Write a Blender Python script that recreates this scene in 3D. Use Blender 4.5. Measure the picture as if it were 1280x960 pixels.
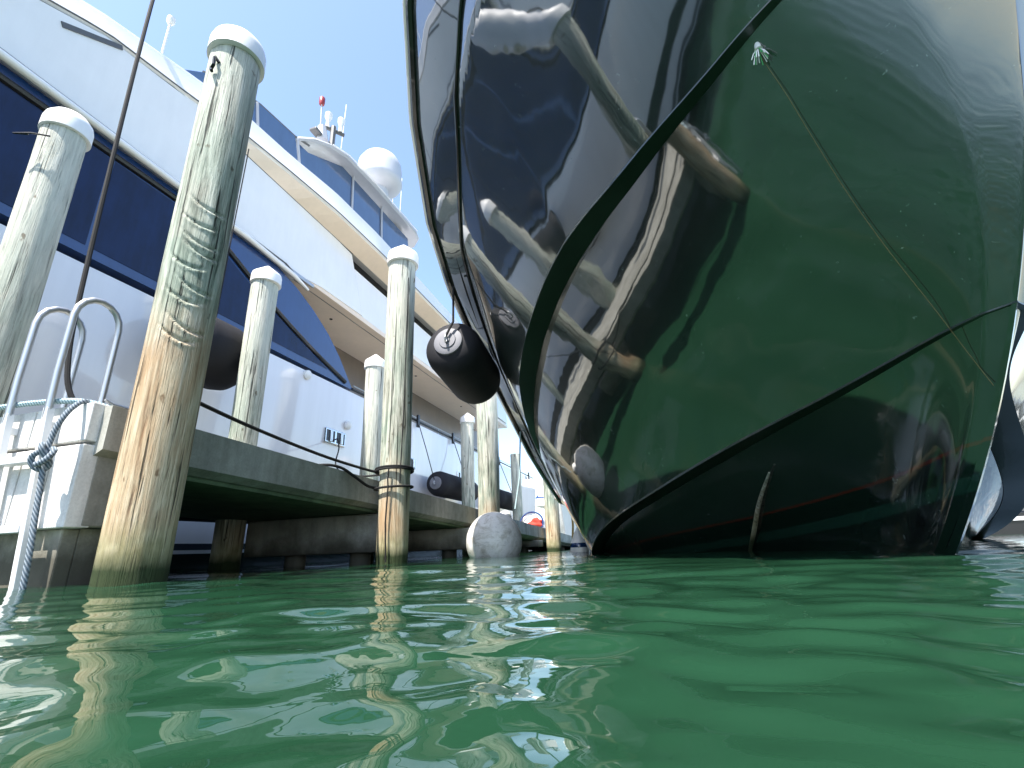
import bpy, math, random
import numpy as np
from mathutils import Vector, Matrix
random.seed(7); RS = np.random.RandomState(11)
R = math.radians
S = bpy.context.scene
for o in list(bpy.data.objects): bpy.data.objects.remove(o)
COL = S.collection

# ------------------------------------------------------------ camera
CAM = bpy.data.cameras.new('camera'); cam = bpy.data.objects.new('camera', CAM); COL.objects.link(cam)
CAM.sensor_width = 36; CAM.lens = 600/1280*36; CAM.clip_start = .02; CAM.clip_end = 2000
M = Matrix(((0.95687873, 0.12796749, -0.26078233), (0.28799674, -0.30060135, 0.90922863), (-0.03796018, 0.945126, 0.32449326)))
right, upv, fwd = M.col[0], M.col[1], M.col[2]
cam.matrix_world = Matrix(((right.x, upv.x, -fwd.x, 0), (right.y, upv.y, -fwd.y, 0), (right.z, upv.z, -fwd.z, .10), (0, 0, 0, 1)))
S.camera = cam

# ------------------------------------------------------------ sky, sun, exposure
SUN = Vector((-.34, -1.0, 1.95)).normalized()
elev = math.asin(SUN.z); az = math.atan2(SUN.x, SUN.y)
W = bpy.data.worlds.new('World'); S.world = W; W.use_nodes = True
nt = W.node_tree; bg = nt.nodes['Background']
sky = nt.nodes.new('ShaderNodeTexSky'); sky.sky_type = 'NISHITA'; sky.sun_disc = False
sky.sun_elevation = elev; sky.sun_rotation = az; sky.air_density = 1.0; sky.dust_density = 1.2; sky.ozone_density = 1.2
nt.links.new(sky.outputs[0], bg.inputs[0]); bg.inputs[1].default_value = .15
sl = bpy.data.lights.new('sun', 'SUN'); sl.energy = 4.4; sl.angle = R(.53); sl.color = (1, .955, .88)
so = bpy.data.objects.new('sun', sl); COL.objects.link(so); so.rotation_euler = SUN.to_track_quat('Z', 'Y').to_euler()
S.view_settings.view_transform = 'Standard'; S.view_settings.look = 'None'
S.view_settings.exposure = 1.5; S.view_settings.gamma = 1
S.render.engine = 'CYCLES'
S.cycles.use_denoising = True
S.cycles.max_bounces = 8; S.cycles.glossy_bounces = 6; S.cycles.diffuse_bounces = 3
S.cycles.caustics_reflective = True; S.cycles.blur_glossy = .3
S.cycles.sample_clamp_indirect = 6

# ------------------------------------------------------------ mesh helpers
ORG = {}
class MB:
    def __init__(s): s.v = []; s.f = []
    def add(s, vs, fs):
        n = len(s.v); s.v += [tuple(v) for v in vs]; s.f += [tuple(i+n for i in f) for f in fs]; return s
    def box(s, x0, x1, y0, y1, z0, z1):
        return s.add([(x0,y0,z0),(x1,y0,z0),(x1,y1,z0),(x0,y1,z0),(x0,y0,z1),(x1,y0,z1),(x1,y1,z1),(x0,y1,z1)],
                     [(0,3,2,1),(4,5,6,7),(0,1,5,4),(1,2,6,5),(2,3,7,6),(3,0,4,7)])
    def rings(s, rs, closed=True, cap0=True, cap1=True):
        n = len(rs[0]); vs = [p for r in rs for p in r]; fs = []
        for i in range(len(rs)-1):
            for j in range(n if closed else n-1):
                a = i*n+j; b = i*n+(j+1) % n; fs.append((a, b, b+n, a+n))
        if closed and cap0: fs.append(tuple(reversed(range(n))))
        if closed and cap1: fs.append(tuple((len(rs)-1)*n+j for j in range(n)))
        return s.add(vs, fs)
    def tube(s, pts, r, seg=10, caps=True):
        pts = [Vector(p) for p in pts]; rs = []; prev = None
        for i, p in enumerate(pts):
            t = (pts[min(i+1, len(pts)-1)]-pts[max(i-1, 0)]).normalized()
            if prev is None: u = t.orthogonal().normalized()
            else: u = (prev-t*prev.dot(t)).normalized()
            prev = u; w = t.cross(u); rr = r[i] if isinstance(r, (list, tuple)) else r
            rs.append([p+(u*math.cos(a)+w*math.sin(a))*rr for a in [2*math.pi*k/seg for k in range(seg)]])
        return s.rings(rs, True, caps, caps)
    def lathe(s, prof, c, axis=(0,0,1), seg=32):      # prof = [(r, h)]
        ax = Vector(axis).normalized(); u = ax.orthogonal().normalized(); w = ax.cross(u); c = Vector(c)
        return s.rings([[c+ax*h+(u*math.cos(a)+w*math.sin(a))*max(r, 1e-4) for a in [2*math.pi*k/seg for k in range(seg)]] for r, h in prof])
    def prism(s, poly, x0, x1):                        # poly in (y, z), extruded along x
        n = len(poly); vs = [(x0, y, z) for y, z in poly]+[(x1, y, z) for y, z in poly]
        return s.add(vs, [tuple(range(n)), tuple(reversed(range(n, 2*n)))]+[(i, i+n, (i+1) % n+n, (i+1) % n) for i in range(n)])
    def build(s, name, mat, parent=None, smooth=False, bevel=0, org=None):
        o0 = Vector(ORG.get(parent.name, (0,0,0))) if parent else Vector(org or (0,0,0))
        me = bpy.data.meshes.new(name)
        me.from_pydata([tuple(Vector(v)-o0) for v in s.v], [], s.f); me.validate(); 
        import bmesh
        bm = bmesh.new(); bm.from_mesh(me); bmesh.ops.recalc_face_normals(bm, faces=bm.faces); bm.to_mesh(me); bm.free()
        me.materials.append(mat)
        o = bpy.data.objects.new(name, me); COL.objects.link(o)
        if parent: o.parent = parent; ORG[o.name] = tuple(o0)
        else: o.location = o0; ORG[o.name] = tuple(o0)
        if smooth:
            me.polygons.foreach_set('use_smooth', [True]*len(me.polygons))
            try: me.set_sharp_from_angle(angle=R(38))
            except Exception: pass
        if bevel:
            b = o.modifiers.new('bevel', 'BEVEL'); b.width = bevel; b.segments = 2; b.limit_method = 'ANGLE'
        return o
def tag(o, label, cat, group=None, kind=None):
    if label: o['label'] = label
    if cat: o['category'] = cat
    if group: o['group'] = group
    if kind: o['kind'] = kind
    return o
def thing(name, loc, label, cat, group=None):
    o = bpy.data.objects.new(name, None); COL.objects.link(o); o.location = loc; ORG[o.name] = tuple(loc)
    o.empty_display_size = .1
    return tag(o, label, cat, group)
def lerp(a, b, t): return a+(b-a)*t
def interp(x, xs, ys): return float(np.interp(x, xs, ys))
def sinterp(x, xs, ys):                               # the same, with the corners rounded
    w = min(.45, .05+x*.5); return sum(interp(x+w*k/4, xs, ys) for k in range(-4, 5))/9
def sag(a, b, d, n=24):
    a, b = Vector(a), Vector(b)
    return [a.lerp(b, i/n)-Vector((0,0,d*4*(i/n)*(1-i/n))) for i in range(n+1)]

# ------------------------------------------------------------ material helpers
class N:
    def __init__(s, name):
        s.m = bpy.data.materials.new(name); s.m.use_nodes = True; s.t = s.m.node_tree; s.b = s.t.nodes['Principled BSDF']
    def n(s, typ, **kw):
        x = s.t.nodes.new(typ)
        for k, v in kw.items():
            if k.startswith('i_'): x.inputs[k[2:].replace('_', ' ')].default_value = v
            else: setattr(x, k, v)
        return x
    def l(s, a, b): s.t.links.new(a, b)
    def P(s, **kw):
        for k, v in kw.items(): s.b.inputs[k.replace('_', ' ')].default_value = v
    def coord(s, scale=(1,1,1), obj=False):
        if obj: c = s.n('ShaderNodeTexCoord').outputs['Object']
        else: c = s.n('ShaderNodeNewGeometry').outputs['Position']
        mp = s.n('ShaderNodeMapping'); mp.inputs['Scale'].default_value = scale; s.l(c, mp.inputs[0]); return mp.outputs[0]
    def noise(s, vec, scale, detail=4, rough=.5, dist=0):
        x = s.n('ShaderNodeTexNoise'); x.inputs['Scale'].default_value = scale; x.inputs['Detail'].default_value = detail
        x.inputs['Roughness'].default_value = rough; x.inputs['Distortion'].default_value = dist; s.l(vec, x.inputs['Vector']); return x.outputs['Fac']
    def ramp(s, fac, stops, mode='LINEAR'):
        r = s.n('ShaderNodeValToRGB'); r.color_ramp.interpolation = mode; e = r.color_ramp.elements
        while len(e) > 1: e.remove(e[-1])
        e[0].position = stops[0][0]; e[0].color = (*stops[0][1], 1)
        for p, c in stops[1:]: k = e.new(p); k.color = (*c, 1)
        s.l(fac, r.inputs[0]); return r.outputs[0]
    def mix(s, fac, a, b, mode='MIX'):
        x = s.n('ShaderNodeMix', data_type='RGBA', blend_type=mode)
        for sock, v in ((x.inputs[0], fac), (x.inputs[6], a), (x.inputs[7], b)):
            if isinstance(v, (int, float)): sock.default_value = v
            elif isinstance(v, tuple): sock.default_value = (*v, 1)
            else: s.l(v, sock)
        return x.outputs[2]
    def math(s, op, a, b=0.0, clamp=False):
        x = s.n('ShaderNodeMath', operation=op, use_clamp=clamp)
        for i, v in enumerate((a, b)):
            if isinstance(v, (int, float)): x.inputs[i].default_value = v
            else: s.l(v, x.inputs[i])
        return x.outputs[0]
    def bump(s, h, strength, dist=.01):
        b = s.n('ShaderNodeBump'); b.inputs['Strength'].default_value = strength; b.inputs['Distance'].default_value = dist
        s.l(h, b.inputs['Height']); s.l(b.outputs[0], s.b.inputs['Normal']); s.l(b.outputs[0], s.b.inputs['Coat Normal'])
    def col(s, c): s.l(c, s.b.inputs['Base Color'])
def g3(v): return (v, v, v)

def paint(name, c, rough=.25, var=.06, coat=0, bumpy=0, spec=.5, metal=0):
    m = N(name); v = m.coord()
    f = m.noise(v, 1.7, 5, .6); f2 = m.noise(m.coord((1,1,.15)), 9, 4, .6)
    f = m.math('ADD', m.math('MULTIPLY', f, .6), m.math('MULTIPLY', f2, .4))
    lo = tuple(x*(1-var*2) for x in c); hi = tuple(min(1, x*(1+var)) for x in c)
    m.col(m.ramp(f, [(.3, lo), (.7, hi)])); m.P(Roughness=rough, Metallic=metal)
    m.b.inputs['Specular IOR Level'].default_value = spec
    if coat: m.b.inputs['Coat Weight'].default_value = coat; m.b.inputs['Coat Roughness'].default_value = .04
    if bumpy: m.bump(m.noise(v, 3, 2), bumpy, .02)
    return m.m
GEL = paint('white_gelcoat', (.84,.81,.77), .16, .03, .6, .05)
GEL2 = paint('soffit_warm_bounce', (.84,.68,.52), .3, .04, .3, .03)  # white gelcoat with the warm bounce light painted into its colour
GELG = paint('grey_gelcoat', (.42,.43,.46), .35, .05, .2)
NAVY = paint('navy_gloss_panel', (.012,.045,.15), .06, .1, 1.0, .02)
BLACKP = paint('black_frame', (.012,.012,.014), .25, .1)
BLUEGL = paint('blue_tinted_screen', (.05,.10,.20), .05, .08, 1.0)
GLASSD = paint('dark_saloon_glass', (.004,.014,.055), .03, .3, .15, 0, .3)
BROWN = paint('wall_in_painted_shade', (.16,.12,.09), .35, .1, .2)  # shade under the overhang is put into this dark wall colour
FEND = paint('black_fender_cloth', (.014,.014,.018), .75, .2, 0, .1, .3)
FENDEND = paint('grey_fender_end', (.16,.16,.18), .6, .15, 0, .1)
STEEL = paint('brushed_aluminium', (.50,.51,.53), .42, .05, 0, 0, .5, .9)
PLAST = paint('white_plastic_cap', (.80,.79,.77), .45, .05)
LADW = paint('white_ladder_bar', (.72,.72,.72), .4, .08)
ROPEB = paint('black_rope', (.005,.005,.006), .85, .2)
CHROME = paint('chrome', (.7,.7,.7), .12, .03, 0, 0, .5, 1)
RED = paint('red_cloth', (.55,.05,.03), .8, .1)
TARP = paint('white_cloth', (.75,.72,.72), .8, .06, 0, .2)
REDL = paint('dark_red_lamp', (.25,.02,.02), .3, .1)
TEAK = paint('grey_trim', (.10,.10,.10), .4, .1)

def rope_mat(name, a, b):
    m = N(name); v = m.coord((1,1,1)); w = m.n('ShaderNodeTexWave', wave_type='BANDS', bands_direction='DIAGONAL'); w.inputs['Scale'].default_value = 28
    w.inputs['Distortion'].default_value = 1.2; m.l(v, w.inputs[0]); m.col(m.ramp(w.outputs['Fac'], [(.2, a), (.8, b)])); m.P(Roughness=.9); m.bump(w.outputs['Fac'], .8, .004); return m.m
ROPEG = rope_mat('grey_blue_rope', (.08,.11,.14), (.26,.30,.34))
ROPEL = rope_mat('pale_blue_rope', (.22,.34,.38), (.45,.56,.58))
FLINE = paint('tan_line', (.16,.12,.05), .8, .1)
ROPEY = rope_mat('yellow_rope', (.22,.15,.04), (.34,.25,.09))

def wood_mat(name, zb, brown_w=.42):
    m = N(name); geo = m.n('ShaderNodeNewGeometry'); sep = m.n('ShaderNodeSeparateXYZ'); m.l(geo.outputs['Position'], sep.inputs[0]); z = sep.outputs[2]
    tex = m.coord((1,1,.07)); fine = m.noise(tex, 26, 8, .68, .6); grain = m.noise(m.coord((1,1,.03)), 70, 5, .7)
    patch = m.noise(m.coord((1,1,.45)), 4.2, 5, .6, .5); knots = m.noise(m.coord((1,1,.6)), 11, 3, .5)
    grey = m.ramp(fine, [(.32, (.07,.07,.05)), (.42, (.26,.265,.215)), (.54, (.45,.45,.375)), (.70, (.66,.65,.57))])
    green = m.mix(m.ramp(patch, [(.40, g3(0)), (.60, g3(.75))]), grey, m.ramp(fine, [(.32, (.07,.12,.09)), (.66, (.36,.43,.35))]))
    straw = m.ramp(fine, [(.32, (.12,.075,.045)), (.42, (.40,.31,.20)), (.54, (.56,.46,.31)), (.70, (.70,.61,.46))])
    straw = m.mix(m.ramp(patch, [(.35, g3(.55)), (.55, g3(0))]), straw, (.38,.22,.11))
    h = m.math('ADD', z, m.math('MULTIPLY', m.math('SUBTRACT', patch, .5), .9))
    h = m.math('ADD', h, m.math('MULTIPLY', m.math('SUBTRACT', grain, .5), .35))
    t = m.n('ShaderNodeMapRange'); t.inputs[1].default_value = zb-brown_w; t.inputs[2].default_value = zb+brown_w; m.l(h, t.inputs[0])
    c = m.mix(t.outputs[0], straw, green)
    pale = m.n('ShaderNodeMapRange'); pale.inputs[1].default_value = zb+.8; pale.inputs[2].default_value = zb+2.6; m.l(z, pale.inputs[0])
    c = m.mix(m.math('MULTIPLY', pale.outputs[0], .55), c, (.72,.70,.61))
    # tide band: pale growth then wet green weed
    w1 = m.n('ShaderNodeMapRange'); w1.inputs[1].default_value = .34; w1.inputs[2].default_value = .2
    m.l(m.math('ADD', z, m.math('MULTIPLY', m.math('SUBTRACT', fine, .5), .16)), w1.inputs[0])
    c = m.mix(m.math('MULTIPLY', w1.outputs[0], .7), c, m.ramp(knots, [(.4, (.20,.20,.09)), (.6, (.38,.36,.22))]))
    w2 = m.n('ShaderNodeMapRange'); w2.inputs[1].default_value = .17; w2.inputs[2].default_value = .07
    m.l(m.math('ADD', z, m.math('MULTIPLY', m.math('SUBTRACT', patch, .5), .10)), w2.inputs[0])
    c = m.mix(w2.outputs[0], c, (.035,.05,.02))
    crk = m.noise(m.coord((1,1,.025)), 38, 3, .55, .3); c = m.mix(.9, c, m.ramp(crk, [(.335, g3(.12)), (.375, g3(1))]), 'MULTIPLY'); cr = m.ramp(grain, [(.34, g3(.3)), (.42, g3(1))]); c = m.mix(.85, c, cr, 'MULTIPLY')
    kn = m.ramp(knots, [(.26, (.3,.22,.16)), (.31, g3(1))]); c = m.mix(.8, c, kn, 'MULTIPLY')
    m.col(c); m.P(Roughness=.85); m.b.inputs['Specular IOR Level'].default_value = .25
    m.bump(m.math('ADD', m.math('ADD', m.math('MULTIPLY', fine, 1.0), m.math('MULTIPLY', grain, .9)), m.ramp(crk, [(.32, g3(0)), (.40, g3(1))])), .95, .014)
    return m.m

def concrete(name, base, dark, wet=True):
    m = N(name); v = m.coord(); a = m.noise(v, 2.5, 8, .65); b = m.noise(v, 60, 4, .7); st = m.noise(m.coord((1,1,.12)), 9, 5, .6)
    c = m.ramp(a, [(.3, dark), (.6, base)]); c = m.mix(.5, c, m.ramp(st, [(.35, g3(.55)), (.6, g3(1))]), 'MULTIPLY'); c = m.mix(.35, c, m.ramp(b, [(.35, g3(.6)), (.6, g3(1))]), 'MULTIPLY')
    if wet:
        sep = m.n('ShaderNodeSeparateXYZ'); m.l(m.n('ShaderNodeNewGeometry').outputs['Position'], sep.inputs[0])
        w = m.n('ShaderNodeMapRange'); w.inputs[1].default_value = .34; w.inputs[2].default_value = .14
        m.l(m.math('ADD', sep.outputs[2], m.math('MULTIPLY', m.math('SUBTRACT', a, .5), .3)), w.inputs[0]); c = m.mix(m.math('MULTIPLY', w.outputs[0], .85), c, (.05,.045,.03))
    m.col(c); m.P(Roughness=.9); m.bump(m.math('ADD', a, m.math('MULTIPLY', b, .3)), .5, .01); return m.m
CONC = concrete('weathered_concrete', (.40,.395,.35), (.23,.225,.19))
CONCW = concrete('pale_dock_face', (.80,.79,.76), (.66,.64,.60), False)
CONCU = concrete('dark_green_concrete', (.16,.22,.13), (.07,.11,.06))  # darker, greener tone for the slab underside
CONCD = concrete('stained_concrete', (.52,.49,.42), (.27,.25,.20))

# ------------------------------------------------------------ water
def water():
    th = np.concatenate([np.linspace(-25, 165, 1000), np.linspace(165, 335, 130)[1:-1]]); th = np.radians(th)
    rr = np.concatenate([np.geomspace(.10, 14, 520), np.geomspace(14, 400, 70)[1:]])
    Rr, T = np.meshgrid(rr, th, indexing='ij'); X = Rr*np.cos(T); Y = Rr*np.sin(T); Z = np.zeros_like(X)
    rs = np.random.RandomState(5)
    for k in range(90):
        lam = .06*(2.2/.06)**rs.rand(); a = rs.normal(R(75), .75); q = 2*math.pi/lam
        amp = .0028*lam*(1 if lam > .25 else 1.9)*(.6 if lam > .8 else 1)*rs.uniform(.5, 1.2)/1.6
        if lam > 1: amp *= .6
        fade = np.clip((lam*14-Rr)/(lam*14)*2, 0, 1)           # waves the grid can no longer carry go over to bump
        warp = .35*np.sin(X*1.3+k)+.35*np.sin(Y*1.1+2*k)
        Z += amp*fade*np.sin(q*(X*math.cos(a)+Y*math.sin(a))+rs.rand()*6.28+warp*1.3)
    nr, ntt = X.shape; V = np.stack([X, Y, Z], -1).reshape(-1, 3)
    i = np.arange(nr-1)[:, None]; j = np.arange(ntt)[None, :]; j2 = (j+1) % ntt
    F = np.stack([i*ntt+j, (i+1)*ntt+j, (i+1)*ntt+j2, i*ntt+j2], -1).reshape(-1, 4)
    V = np.vstack([V, [[0, 0, 0]]]); c = len(V)-1
    tri = np.stack([np.full(ntt, c), np.arange(ntt), (np.arange(ntt)+1) % ntt], -1)
    me = bpy.data.meshes.new('water'); me.vertices.add(len(V)); me.vertices.foreach_set('co', V.ravel())
    nl = F.size+tri.size; me.loops.add(nl); me.loops.foreach_set('vertex_index', np.concatenate([F.ravel(), tri.ravel()]))
    me.polygons.add(len(F)+len(tri)); me.polygons.foreach_set('loop_start', np.concatenate([np.arange(len(F))*4, F.size+np.arange(len(tri))*3]))
    me.update(calc_edges=True); me.validate(); me.polygons.foreach_set('use_smooth', [True]*len(me.polygons))
    m = N('green_harbour_water'); v = m.coord((1,1.25,1))
    f = m.noise(m.coord(), .9, 3, .5)
    m.col(m.ramp(f, [(.3, (.009,.037,.018)), (.7, (.014,.052,.027))])); m.P(Roughness=.02, IOR=1.333)
    n1 = m.noise(v, 5.5, 3, .5, .4); n2 = m.noise(v, 19, 2, .5, .3)
    cd = m.n('ShaderNodeNewGeometry'); ln = m.n('ShaderNodeVectorMath', operation='LENGTH'); m.l(cd.outputs['Position'], ln.inputs[0])
    far = m.n('ShaderNodeMapRange'); far.inputs[1].default_value = 2.0; far.inputs[2].default_value = 14; far.inputs[3].default_value = .15; far.inputs[4].default_value = 1; m.l(ln.outputs['Value'], far.inputs[0])
    h = m.math('ADD', n1, m.math('MULTIPLY', n2, .28)); h = m.math('MULTIPLY', h, far.outputs[0]); m.bump(h, .35, .03)
    me.materials.append(m.m); o = bpy.data.objects.new('water', me); COL.objects.link(o); o['kind'] = 'structure'
water()

# ------------------------------------------------------------ dark yacht (bow towards the camera)
XC = 1.3; HC = [0.31197, -1.33918, 2.88198]
CC = np.array([[-0.6571, -0.3649, -0.1066, 0.01, -0.2646, -0.8651, -1.1388, -1.0661], [-0.1452, -0.0823, 0.025, -0.0164, -0.0752, 0.0674, -0.0457, 0.0969], [0.3818, 0.2071, 0.1203, 0.0854, 0.2596, 1.0731, 1.0384, 1.0393], [0.9039, 0.54, 0.1854, 0.154, 0.8619, 1.3519, 1.3779, 1.7909], [1.3508, 1.0711, 0.8132, 0.8051, 1.4175, 1.5824, 1.9794, 2.5098], [1.705, 1.6886, 1.7521, 1.73, 2.1832, 2.4332, 2.7309, 3.0583], [2.0067, 2.1137, 2.3421, 2.5696, 2.8644, 3.142, 3.317, 3.452], [2.3013, 2.3669, 2.5023, 2.8527, 3.1944, 3.4845, 3.6448, 3.7273], [2.5939, 2.6654, 2.8041, 3.129, 3.4378, 3.6692, 3.8184, 3.9123], [2.8901, 3.0202, 3.1926, 3.4224, 3.6435, 3.815, 3.946, 4.0565]])
DU = .42; Z0, DZ = -1.0, .9; NU, NZ = CC.shape
def bs(t): return np.array([(1-t)**3/6, (3*t**3-6*t*t+4)/6, (-3*t**3+3*t*t+3*t+1)/6, t**3/6])
def hb(s, z):
    if s <= 0: return 0.0
    a = min(max(math.sqrt(s)/DU, 0), NU-3.001); b = min(max((z-Z0)/DZ, 0), NZ-3.001); i, j = int(a), int(b)
    v = float(bs(a-i) @ CC[i:i+4, j:j+4] @ bs(b-j))
    k = min(1, s/.06)                                # closes on the stem line
    v0 = v*math.sqrt(k) if k < 1 else v
    return max(0.0, v0)
def ystem(z):
    zz = min(max(z, -.6), 1.4); c = HC; return c[0]*zz*zz+c[1]*zz+c[2]+(z-zz)*(2*c[0]*zz+c[1])*.9
def hp(s, z): return Vector((XC-hb(s, z), ystem(z)+s, z))
SMAX = 11.0
cs = ([0, 1.0, 1.58, 1.84, 2.36, 3.75, 4.2, 4.8, 6, 7.5, 9, 11], [4.15, 3.95, 3.72, 3.54, 3.36, 3.08, 2.75, 2.25, 1.5, .98, .72, .6])
ch = ([0,.13,.47,.91,1.48,2.39,3.08,3.93,5.5,11], [.86,.85,.83,.78,.69,.47,.33,.10,-.2,-.4]); kn = ([0,.21,.38,.61,.9,1.72,2.29,2.9,4.38,7,11], [2.10,2.06,2.02,2.0,2.04,2.11,2.03,1.89,1.49,.80,.3])
def outw(s):                                          # horizontal direction away from the hull
    e = .03; a = hp(max(s-e, 0.0), 1.2); b = hp(s+e, 1.2); t = (b-a); t.z = 0; t.normalize(); return Vector((-abs(t.y), -abs(t.x), 0))
def hpo(s, z, k):                                     # k: 0 below the chine, 1 between the steps, 2 above
    w = min(1, .10+.90*s/1.6) if s > 0 else 0
    w2 = 1-min(1, max(0, (s-3.3)/1.7))
    tuck = .34*max(0, sinterp(s, *ch)-z) if k == 0 and z > -.3 else (.34*max(0, sinterp(s, *ch)+.3) if k == 0 else 0)
    return hp(s, z)+outw(s)*(-.16-tuck, 0, .17*w2)[k]*w if s > 0 else hp(0, z)
def zc(s): return sinterp(s, *cs)
sh = ([.3,.5,.8,1.3,2.36,3.15,4.03,4.8,5.92,6.66,7.97,10.15,13], [1.3,.8,.2,-.6,-1.4,-1.75,-2.0,-2.1,-2.15,-2.05,-1.98,-1.98,-1.9], [4.9,4.85,4.75,4.6,4.35,4.0,3.53,3.17,2.76,2.24,1.6,1.0,.95])
def sheer(s):
    c = hpo(s, zc(s), 2); y = c.y if s > .6 else lerp(.3, c.y, s/.6)
    return Vector((interp(y, sh[0], sh[1]), y, interp(y, sh[0], sh[2])))
def hull_mat():
    m = N('dark_green_topsides'); sep = m.n('ShaderNodeSeparateXYZ'); m.l(m.n('ShaderNodeNewGeometry').outputs['Position'], sep.inputs[0])
    e = m.math('ADD', sep.outputs[2], m.math('MULTIPLY', m.math('MINIMUM', m.math('SUBTRACT', sep.outputs[1], 2.4), 6.0), .095))
    f = m.noise(m.coord(), 2.2, 5, .6)
    body = m.ramp(f, [(.3, (.012,.019,.017)), (.7, (.022,.030,.027))])
    r = m.n('ShaderNodeValToRGB'); r.color_ramp.interpolation = 'CONSTANT'; el = r.color_ramp.elements
    while len(el) > 1: el.remove(el[-1])
    el[0].position = 0; el[0].color = (.004,.005,.006, 1)
    for p, c in ((.27, (.010,.035,.026)), (.33, (.003,.004,.005)), (.430, (.09,.008,.005)), (.447, (0,0,0))):
        k = el.new(p); k.color = (*c, 1)
    m.l(e, r.inputs[0]); c = m.mix(m.math('GREATER_THAN', e, .447), r.outputs[0], body)
    # dried salt and small scuffs
    sp = m.noise(m.coord((1,1,1)), 34, 3, .6, 1.5); gate = m.noise(m.coord(), 1.6, 2, .5)
    k = m.math('MULTIPLY', m.ramp(sp, [(.70, g3(0)), (.73, g3(1))]), m.ramp(gate, [(.47, g3(0)), (.56, g3(.8))])); c = m.mix(k, c, (.30,.36,.34))
    m.col(c); m.P(Roughness=.33, IOR=1.5); m.b.inputs['Specular IOR Level'].default_value = .12; m.b.inputs['Coat Weight'].default_value = 1; m.b.inputs['Coat Roughness'].default_value = .045; m.b.inputs['Coat IOR'].default_value = 2.7
    m.bump(m.math('ADD', m.noise(m.coord((1,1,.6)), 2.3, 2, .4), m.math('MULTIPLY', m.noise(m.coord((1,1,1)), 7, 1, .4), .10)), .16, .03)
    return m.m
HULLM = hull_mat()
RAILM = paint('spray_rail_paint', (.014,.030,.021), .35, .2, .4); RAILM2 = paint('dark_rub_strake', (.012,.012,.013), .2, .1, .6)
boat = thing('motor_yacht', (XC, 5, 0), 'dark green glossy yacht whose flared bow looms over the camera at right', 'yacht')
def both(fn, name, mat, parent, smooth=True, **k):
    for sgn in (1, -1):
        mb = fn()
        if sgn < 0: mb.v = [(2*XC-x, y, z) for x, y, z in mb.v]
        o = mb.build(name, mat, parent, smooth, **k)
    return o
us = np.linspace(0, math.sqrt(SMAX), 150)
def hull_side():
    mb = MB(); rows = []
    for sgn in (1, -1):
        rs = []
        seq = us if sgn > 0 else us[1:]
        for u in seq:
            s = u*u; top = zc(s); zch = max(-.55, sinterp(s, *ch)); zkn = min(top-.03, max(zch+.05, sinterp(s, *kn)))
            P = [hpo(s, lerp(-.6, zch, k/20), 0) for k in range(21)]+[hpo(s, lerp(zch, zkn, k/35), 1) for k in range(36)]+[hpo(s, lerp(zkn, top, k/40), 2) for k in range(41)]
            rs.append([(p.x if sgn > 0 else 2*XC-p.x, p.y, p.z) for p in P])
        rows.append(rs)
    allr = list(reversed(rows[0]))+rows[1]           # starboard aft -> stem -> port aft
    mb.rings(allr, closed=False); return mb
hull = hull_side().build('hull', HULLM, boat, True); hull.data.set_sharp_from_angle(angle=R(33))
def bulwark():
    mb = MB(); rs = []
    for u in us:
        s = u*u; c = hpo(s, zc(s), 2); e = sheer(s); ring = []
        for k in range(13):
            t = k/12; p = c.lerp(e, t); d = -.035*math.sin(t*math.pi)*min(1, (e-c).length/.5)
            p = p+Vector((d, 0, -d*.3)); ring.append(p)
        rs.append(ring)
    return mb.rings(rs, closed=False)
both(bulwark, 'bulwark', HULLM, boat)
def strip(fn, r0, lift=0, seg=8, s0=0.0, s1=SMAX, n=130):
    def f():
        mb = MB(); pts = []
        for u in np.linspace(math.sqrt(s0), math.sqrt(s1), n): pts.append(fn(u*u))
        return mb.tube(pts, r0, seg)
    return f
both(strip(lambda s: hpo(s, zc(s), 2)+Vector((-.008, 0, 0)), .018), 'knuckle_moulding', RAILM2, boat)
both(strip(lambda s: hpo(s, zc(s), 2).lerp(sheer(s), .32)+Vector((.03, 0, -.01)), .012), 'rub_strake', CHROME, boat)
both(strip(lambda s: hpo(s, zc(s), 2).lerp(sheer(s), .40)+Vector((.03, 0, -.01)), .022), 'rub_strake', RAILM2, boat)
both(strip(lambda s: sheer(s), .045), 'toe_rail', RAILM2, boat)
both(strip(lambda s: sheer(s)+Vector((-.055, 0, .03)), .022), 'cap_rail', GEL, boat)
# spray rails: dark flat undersides of the two steps in the topsides
def rail(tab, k0, s1):
    def f():
        mb = MB(); rs = []
        for u in np.linspace(.02, math.sqrt(s1), 160):
            q = u*u; z = sinterp(q, *tab); a = hpo(q, z, k0); b = hpo(q, z, k0+1); d = Vector((0,0,-.004)); n = (b-a)
            rs.append([a+d, b+d+n*.06, b+n*.06+Vector((0,0,.012)), b+Vector((0,0,.02))-n*.1])
        return mb.rings(rs, closed=False)
    return f
both(rail(ch, 0, 4.6), 'spray_rail', RAILM, boat)
both(rail(kn, 1, 4.8), 'spray_rail', RAILM, boat)
def deck():
    mb = MB(); rs = []
    for u in us:
        p = sheer(u*u)+Vector((0,0,-.12)); n = 9; rs.append([(lerp(min(XC, p.x+.22), max(XC, 2*XC-p.x-.22), k/(n-1)), p.y, p.z+.06*math.sin(math.pi*k/(n-1))) for k in range(n)])
    return mb.rings(rs, closed=False)
deck().build('deck', GEL, boat, True)
mb = MB(); pr = [hpo(SMAX, -.6+(zc(SMAX)+.6)*k/20, 1) for k in range(21)]+[sheer(SMAX)]
mb.add([p for p in pr]+[(2*XC-p.x, p.y, p.z) for p in reversed(pr)], [tuple(range(2*len(pr)))]); mb.build('transom', HULLM, boat)

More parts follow.
